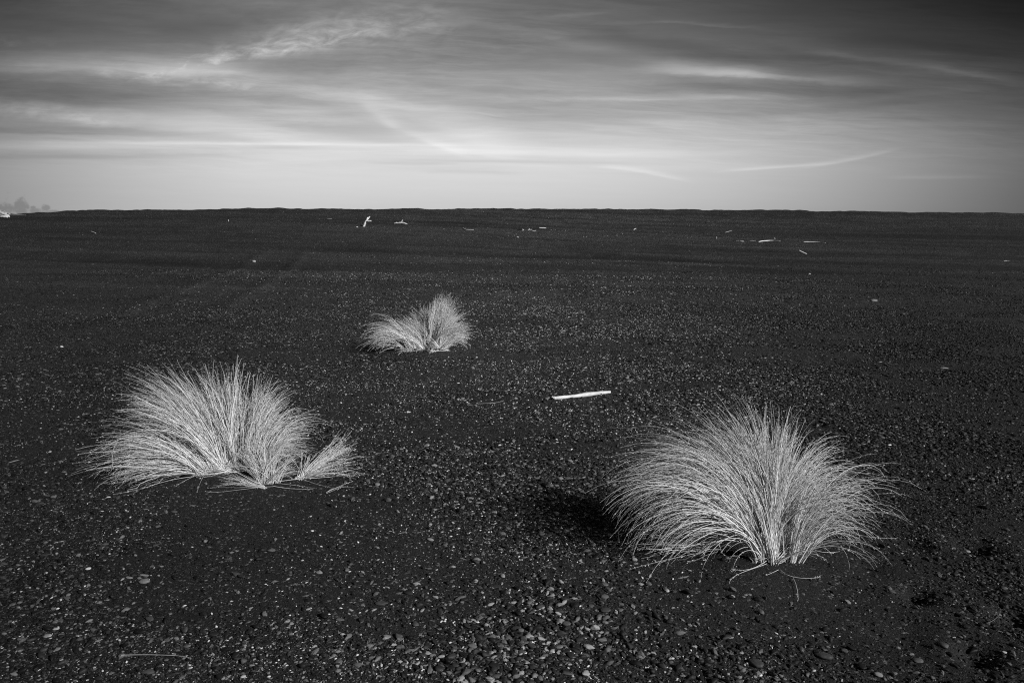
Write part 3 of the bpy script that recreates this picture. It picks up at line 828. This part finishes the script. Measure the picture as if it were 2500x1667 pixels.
# ------------------------------------------------------------------ sun
SUN_AZ = 127.0; SUN_EL = 30.0          # clockwise from the viewing direction
sd = bpy.data.lights.new('sun', 'SUN'); sd.energy = 4.9; sd.angle = R(.53); sd.color = (1, 1, 1)
sun = bpy.data.objects.new('sun', sd); COL.objects.link(sun)
dirv = Vector((math.sin(R(SUN_AZ)) * math.cos(R(SUN_EL)), math.cos(R(SUN_AZ)) * math.cos(R(SUN_EL)), math.sin(R(SUN_EL))))
sun.rotation_euler = dirv.to_track_quat('Z', 'Y').to_euler(); sun.location = dirv * 50

# ------------------------------------------------------------------ sky
w = bpy.data.worlds.new('World'); scene.world = w; w.use_nodes = True
nb = NB(w.node_tree); nb.n.clear()
out = nb.new('ShaderNodeOutputWorld'); bg = nb.new('ShaderNodeBackground'); nb.l.new(bg.outputs[0], out.inputs[0])
sky = nb.new('ShaderNodeTexSky'); sky.sky_type = 'NISHITA'; sky.sun_disc = False
sky.sun_elevation = R(SUN_EL); sky.sun_rotation = R(SUN_AZ)
bw = nb.new('ShaderNodeRGBToBW'); nb.l.new(sky.outputs[0], bw.inputs[0])
tc = nb.new('ShaderNodeTexCoord').outputs['Generated']
sx = nb.new('ShaderNodeSeparateXYZ'); nb.l.new(tc, sx.inputs[0])
dx, dy_, dz = sx.outputs
az = nb.mul(nb.m('ARCTAN2', dx, dy_), 180 / math.pi)
el = nb.mul(nb.m('ARCSINE', dz), 180 / math.pi)
def azel(px, py):
    d = ray(px, py); return math.degrees(math.atan2(d[0], d[1])), math.degrees(math.asin(d[2]))
# broad light of the sky over the sea, as bearings and heights with their greys
SMP = [(0, 500, 148), (300, 490, 165), (625, 490, 192), (950, 490, 212), (1250, 490, 212), (1600, 490, 196), (1900, 490, 170), (2200, 490, 140), (2500, 500, 105),
       (0, 400, 150), (400, 400, 176), (800, 400, 205), (1250, 400, 212), (1700, 400, 185), (2100, 400, 150), (2500, 400, 105),
       (0, 300, 120), (400, 300, 155), (800, 300, 172), (1250, 300, 172), (1700, 300, 158), (2100, 300, 135), (2500, 300, 92),
       (0, 200, 92), (400, 200, 128), (800, 200, 145), (1250, 200, 145), (1700, 200, 125), (2100, 200, 100), (2500, 200, 65),
       (0, 100, 82), (400, 100, 115), (800, 100, 132), (1250, 100, 122), (1700, 100, 96), (2100, 100, 72), (2500, 100, 42),
       (0, 0, 62), (400, 0, 100), (800, 0, 112), (1250, 0, 104), (1700, 0, 80), (2100, 0, 56), (2500, 0, 30)]
def lin(g):
    g = g / 255.0
    return g / 12.92 if g <= .04045 else ((g + .055) / 1.055) ** 2.4
M_, B_ = [], []
for (px, py, g) in SMP:
    a_, e_ = azel(px, py); a_ /= 37.; e_ /= 16.
    M_.append([1, a_, e_, a_ * a_, a_ * e_, e_ * e_, a_ ** 3, a_ * a_ * e_, a_ * e_ * e_, e_ ** 3, a_ ** 4, a_ ** 3 * e_, a_ * a_ * e_ * e_])
    B_.append(math.log(lin(g)))
cf = np.linalg.lstsq(np.array(M_), np.array(B_), rcond=None)[0]
u = nb.m('MINIMUM', nb.m('MAXIMUM', nb.mul(az, 1 / 37.), -1.15), 1.1)
v = nb.m('MINIMUM', nb.m('MAXIMUM', nb.mul(el, 1 / 16.), 0.0), 1.05)
def horner(cs, x):
    r_ = float(cs[-1])
    for c__ in cs[-2::-1]: r_ = nb.add(nb.mul(r_, x) if not isinstance(r_, float) else nb.mul(x, r_), float(c__))
    return r_
p0 = horner([cf[0], cf[1], cf[3], cf[6], cf[10]], u)
p1 = horner([cf[2], cf[4], cf[7], cf[11]], u)
p2 = horner([cf[5], cf[8], cf[12]], u)
lg = nb.add(p0, nb.mul(v, nb.add(p1, nb.mul(v, nb.add(p2, nb.mul(v, float(cf[9])))))))
# high thin cloud: streaks on a cloud deck seen in perspective
zz = nb.add(nb.m('MAXIMUM', dz, 0.0), .07)
cx = nb.m('DIVIDE', dx, zz); cy = nb.m('DIVIDE', dy_, zz)
deck = nb.xyz(nb.mul(cx, .28), nb.add(cy, nb.mul(cx, .06)), 0.0)
n1 = nb.noise(deck, 1.15, 6, .58, .7)
deck2 = nb.xyz(nb.add(nb.mul(cx, .35), nb.mul(cy, .2)), nb.add(cy, nb.mul(cx, -.12)), 3.0)
n2 = nb.noise(deck2, 2.3, 6, .6, .5)
puff = nb.noise(nb.xyz(nb.mul(az, .28), nb.mul(el, .62), 1.0), 1.0, 7, .62, .5)
lg = nb.add(lg, nb.mul(nb.sub(n1, .5), nb.mr(el, 3, 9, .03, .78)))
lg = nb.add(lg, nb.mul(nb.sub(n2, .5), nb.mr(el, 3, 9, .02, .5)))
ppd = 1667 * math.pi / 180           # pixels per degree near the axis
ty = nb.m('MAXIMUM', dy_, .12)
T_ = nb.m('DIVIDE', dx, ty); V_ = nb.m('DIVIDE', dz, ty)      # bearing and height over the sea ahead
def tv(px, py):
    d = ray(px, py); return d[0] / d[1], d[2] / d[1]
wn = nb.noise(nb.xyz(nb.mul(T_, 6.0), nb.mul(V_, 20.0), 5.0), 1.0, 5, .55)
wn2 = nb.noise(nb.xyz(nb.mul(T_, 14.0), nb.mul(V_, 70.0), 2.0), 1.0, 5, .6)
Vw = nb.add(V_, nb.add(nb.mul(nb.sub(wn, .5), nb.mr(V_, .03, .16, .002, .018)), nb.mul(nb.sub(wn2, .5), nb.mr(V_, .03, .2, .002, .010))))
pr = nb.xyz(nb.add(nb.mul(T_, 26.0), nb.mul(V_, 14.0)), nb.add(nb.mul(V_, 75.0), nb.mul(T_, -12.0)), 1.0)
puff = nb.noise(pr, 1.0, 8, .62, .4)
tex = nb.mr(puff, .36, .64, .35, 1.35)
fib = nb.noise(nb.xyz(nb.add(nb.mul(T_, 9.0), nb.mul(V_, 12.0)), nb.add(nb.mul(Vw, 120.0), nb.mul(T_, 5.0)), 4.0), 1.0, 8, .66, .45)
fmask = nb.noise(nb.xyz(nb.mul(T_, 3.5), nb.mul(V_, 14.0), 6.0), 1.0, 3, .5)
lg = nb.add(lg, nb.mul(nb.mul(nb.sub(fib, .5), nb.mr(V_, .05, .15, .08, .72)), nb.mr(fmask, .35, .65, .25, 1.2)))
lg = nb.add(lg, nb.mul(nb.mul(nb.mr(V_, .05, .10, 0, .09), nb.mr(V_, .20, .28, 1, 0)), 1.0))
lg = nb.add(lg, nb.mul(nb.mul(nb.sub(puff, .5), nb.mr(V_, .13, .22, 0, .30)), nb.mr(T_, -.2, .25, 1, .1)))
def feature(px, py, lx, ly, ang, amp, textured=0, below=1.0, bend=0.0, warp=1):
    """a bank of cloud at one bearing and height; below < 1 gives it a crisp lower edge, bend curves it"""
    a_, e_ = tv(px, py); ca, sa = math.cos(R(ang)), math.sin(R(ang)); k = 1667.0
    A_ = nb.sub(T_, a_); E_ = nb.sub(Vw if warp else V_, e_)
    U = nb.mul(nb.add(nb.mul(A_, ca), nb.mul(E_, sa)), k / lx)
    W = nb.mul(nb.sub(nb.mul(E_, ca), nb.mul(A_, sa)), k / ly)
    if bend: W = nb.sub(W, nb.mul(nb.mul(U, U), bend))
    if below != 1.0: W = nb.mul(W, nb.add(1.0, nb.mul(nb.m('LESS_THAN', W, 0.0), 1.0 / below - 1.0)))
    g = nb.m('EXPONENT', nb.mul(nb.add(nb.mul(nb.mul(U, U), nb.mul(U, U)), nb.mul(W, W)), -1.0))
    g = nb.mul(g, amp)
    if textured: g = nb.mul(g, tex)
    return g
BANK = [(560, 140, 230, 28, 11, .50, 1, .45), (770, 104, 220, 42, 9, .50, 1, .40), (960, 80, 150, 50, 6, .28, 1, .5), (230, 168, 380, 48, -1, .46, 0, .30), (60, 120, 220, 30, -6, .22, 1, .6)]
bank = None
for f_ in BANK:
    g = feature(*f_); bank = g if bank is None else nb.m('MAXIMUM', bank, g)
lg = nb.add(lg, nb.mul(bank, 1.12))
FEAT = [  # px, py, half length, half thickness, tilt, strength
        (500, 203, 130, 13, -7, .26, 1, .6), (290, 187, 60, 9, -5, .2, 1), (410, 205, 50, 8, -8, .16, 1),
        (100, 228, 330, 26, -3, -.34, 0), (760, 160, 190, 15, 2, -.20, 0), (560, 62, 170, 26, 8, -.22, 0), (230, 75, 260, 34, 0, -.12, 1), (420, 20, 130, 16, -12, -.12, 1),
        (60, 272, 220, 24, -7, .22, 1, .7), (430, 298, 330, 20, -6, .14, 0), (80, 322, 250, 14, -1, -.22, 0, .3), (650, 238, 330, 9, -5, -.10, 0), (330, 322, 330, 8, -5, -.10, 0),
        (780, 222, 360, 16, -9, .15, 0), (1040, 292, 200, 50, -16, .18, 0, .55), (925, 282, 55, 22, -38, .12, 0, .5), (1010, 330, 130, 16, -20, .10, 0, .4), (800, 322, 190, 18, -7, -.12, 0, .6),
        (640, 352, 520, 5.5, -.4, .14, 0, .5, 0, 0), (110, 357, 330, 11, 0, .16, 0, .6, 0, 0), (60, 384, 400, 8, 0, -.14, 0, .6, 0, 0), (830, 364, 220, 5, -1, -.09, 0, 1, 0, 0),
        (1300, 372, 420, 11, -1, .14, 0, .8, 0, 0), (1000, 397, 100, 4, 0, -.08, 0), (1150, 420, 110, 5, -1, -.07, 0), (1270, 395, 330, 4, -1, -.08, 0, 1, 0, 0), (1570, 421, 100, 8, -9, .12, 0, .4, -.3),
        (1745, 182, 150, 27, -2, .46, 0, .35), (1920, 190, 200, 12, -3, .26, 0, .6), (1660, 118, 210, 18, -9, -.24, 0), (1950, 218, 360, 14, -1, -.24, 0), (2050, 140, 200, 16, -3, -.14, 0),
        (1560, 241, 330, 7, 0, .16, 0, .5), (1330, 262, 260, 10, -1, -.06, 0), (1720, 62, 120, 5, -3, .20, 0, .5), (1560, 57, 90, 4, 0, .12, 0, .5), (1400, 38, 90, 6, 3, .16, 0), (1350, 95, 260, 12, -12, .12, 0),
        (2200, 158, 260, 13, -8, .34, 0, .5), (2080, 260, 260, 9, 4, -.14, 0), (2250, 110, 200, 16, -6, -.15, 0), (2300, 225, 110, 12, 3, .14, 0, .6), (2420, 195, 120, 8, -10, .12, 0),
        (1900, 409, 120, 5, 4, .15, 0, .45, 0, 0), (2075, 391, 110, 7, 11, .14, 0, .45, .5, 0), (2290, 434, 110, 5, 0, .10, 0, .6), (1450, 310, 120, 6, -6, .07, 0), (1700, 300, 300, 14, 4, .06, 0)]
for f_ in FEAT: lg = nb.add(lg, nb.mul(feature(*f_), 1.15))
lg = nb.add(lg, nb.mul(nb.mul(nb.mr(V_, .02, .07, 0, 1, True), nb.mr(V_, .10, .17, 1, 0, True)), .06))
lg = nb.add(lg, nb.mul(nb.mul(nb.mr(T_, .0, .35, 0, 1, True), nb.mr(V_, .04, .12, 0, 1, True)), .09))
lg = nb.add(lg, nb.mul(nb.mul(nb.mr(T_, -.10, -.4, 0, 1, True), nb.mr(V_, .03, .10, .5, 1, True)), .12))
lum = nb.m('EXPONENT', lg)
# dark heap clouds low on the left
heap = None
for (px, py, lx, ly) in ((-10, 514, 60, 20), (52, 508, 21, 25), (81, 507, 7, 5), (86, 517, 16, 10), (114, 508, 12, 9), (130, 518, 30, 6), (-60, 500, 60, 34)):
    a_, e_ = tv(px, py)
    U = nb.mul(nb.sub(T_, a_), 1667 / lx); W = nb.mul(nb.sub(V_, e_), 1667 / ly)
    g = nb.m('EXPONENT', nb.mul(nb.add(nb.mul(U, U), nb.mul(W, W)), -1.0))
    heap = g if heap is None else nb.m('MAXIMUM', heap, g)
hn = nb.noise(nb.xyz(nb.mul(T_, 85.0), nb.mul(V_, 105.0), 9.0), 1.0, 6, .68)
heap = nb.mr(nb.add(heap, nb.mul(nb.sub(hn, .5), 1.7)), .22, .80, 0, 1, True)
lum = nb.mul(lum, nb.sub(1.0, nb.mul(heap, .31)))
# overhead and behind: plain clear-sky light from the sky model; ahead: the cloud layer in front of it
low = nb.mul(nb.mr(el, 24, 40, 1, 0, True), nb.mr(nb.m('ABSOLUTE', az), 60, 110, 1, 0, True))
clear = nb.mul(bw.outputs[0], .022)
tot = nb.add(nb.mul(lum, low), nb.mul(clear, nb.sub(1.0, nb.mul(low, 1.0))))
nb.l.new(nb.grey(tot), bg.inputs['Color']); bg.inputs['Strength'].default_value = 1.0

# ------------------------------------------------------------------ render settings
scene.render.engine = 'CYCLES'
scene.view_settings.view_transform = 'Standard'; scene.view_settings.look = 'None'
scene.view_settings.exposure = 0; scene.view_settings.gamma = 1
scene.cycles.use_denoising = False
scene.cycles.use_adaptive_sampling = True; scene.cycles.adaptive_threshold = .02; scene.cycles.adaptive_min_samples = 24
scene.cycles.max_bounces = 3; scene.cycles.diffuse_bounces = 2; scene.cycles.glossy_bounces = 1
scene.render.filter_size = 1.1 if hasattr(scene.render, 'filter_size') else 1.5
scene.cycles.filter_width = 1.1
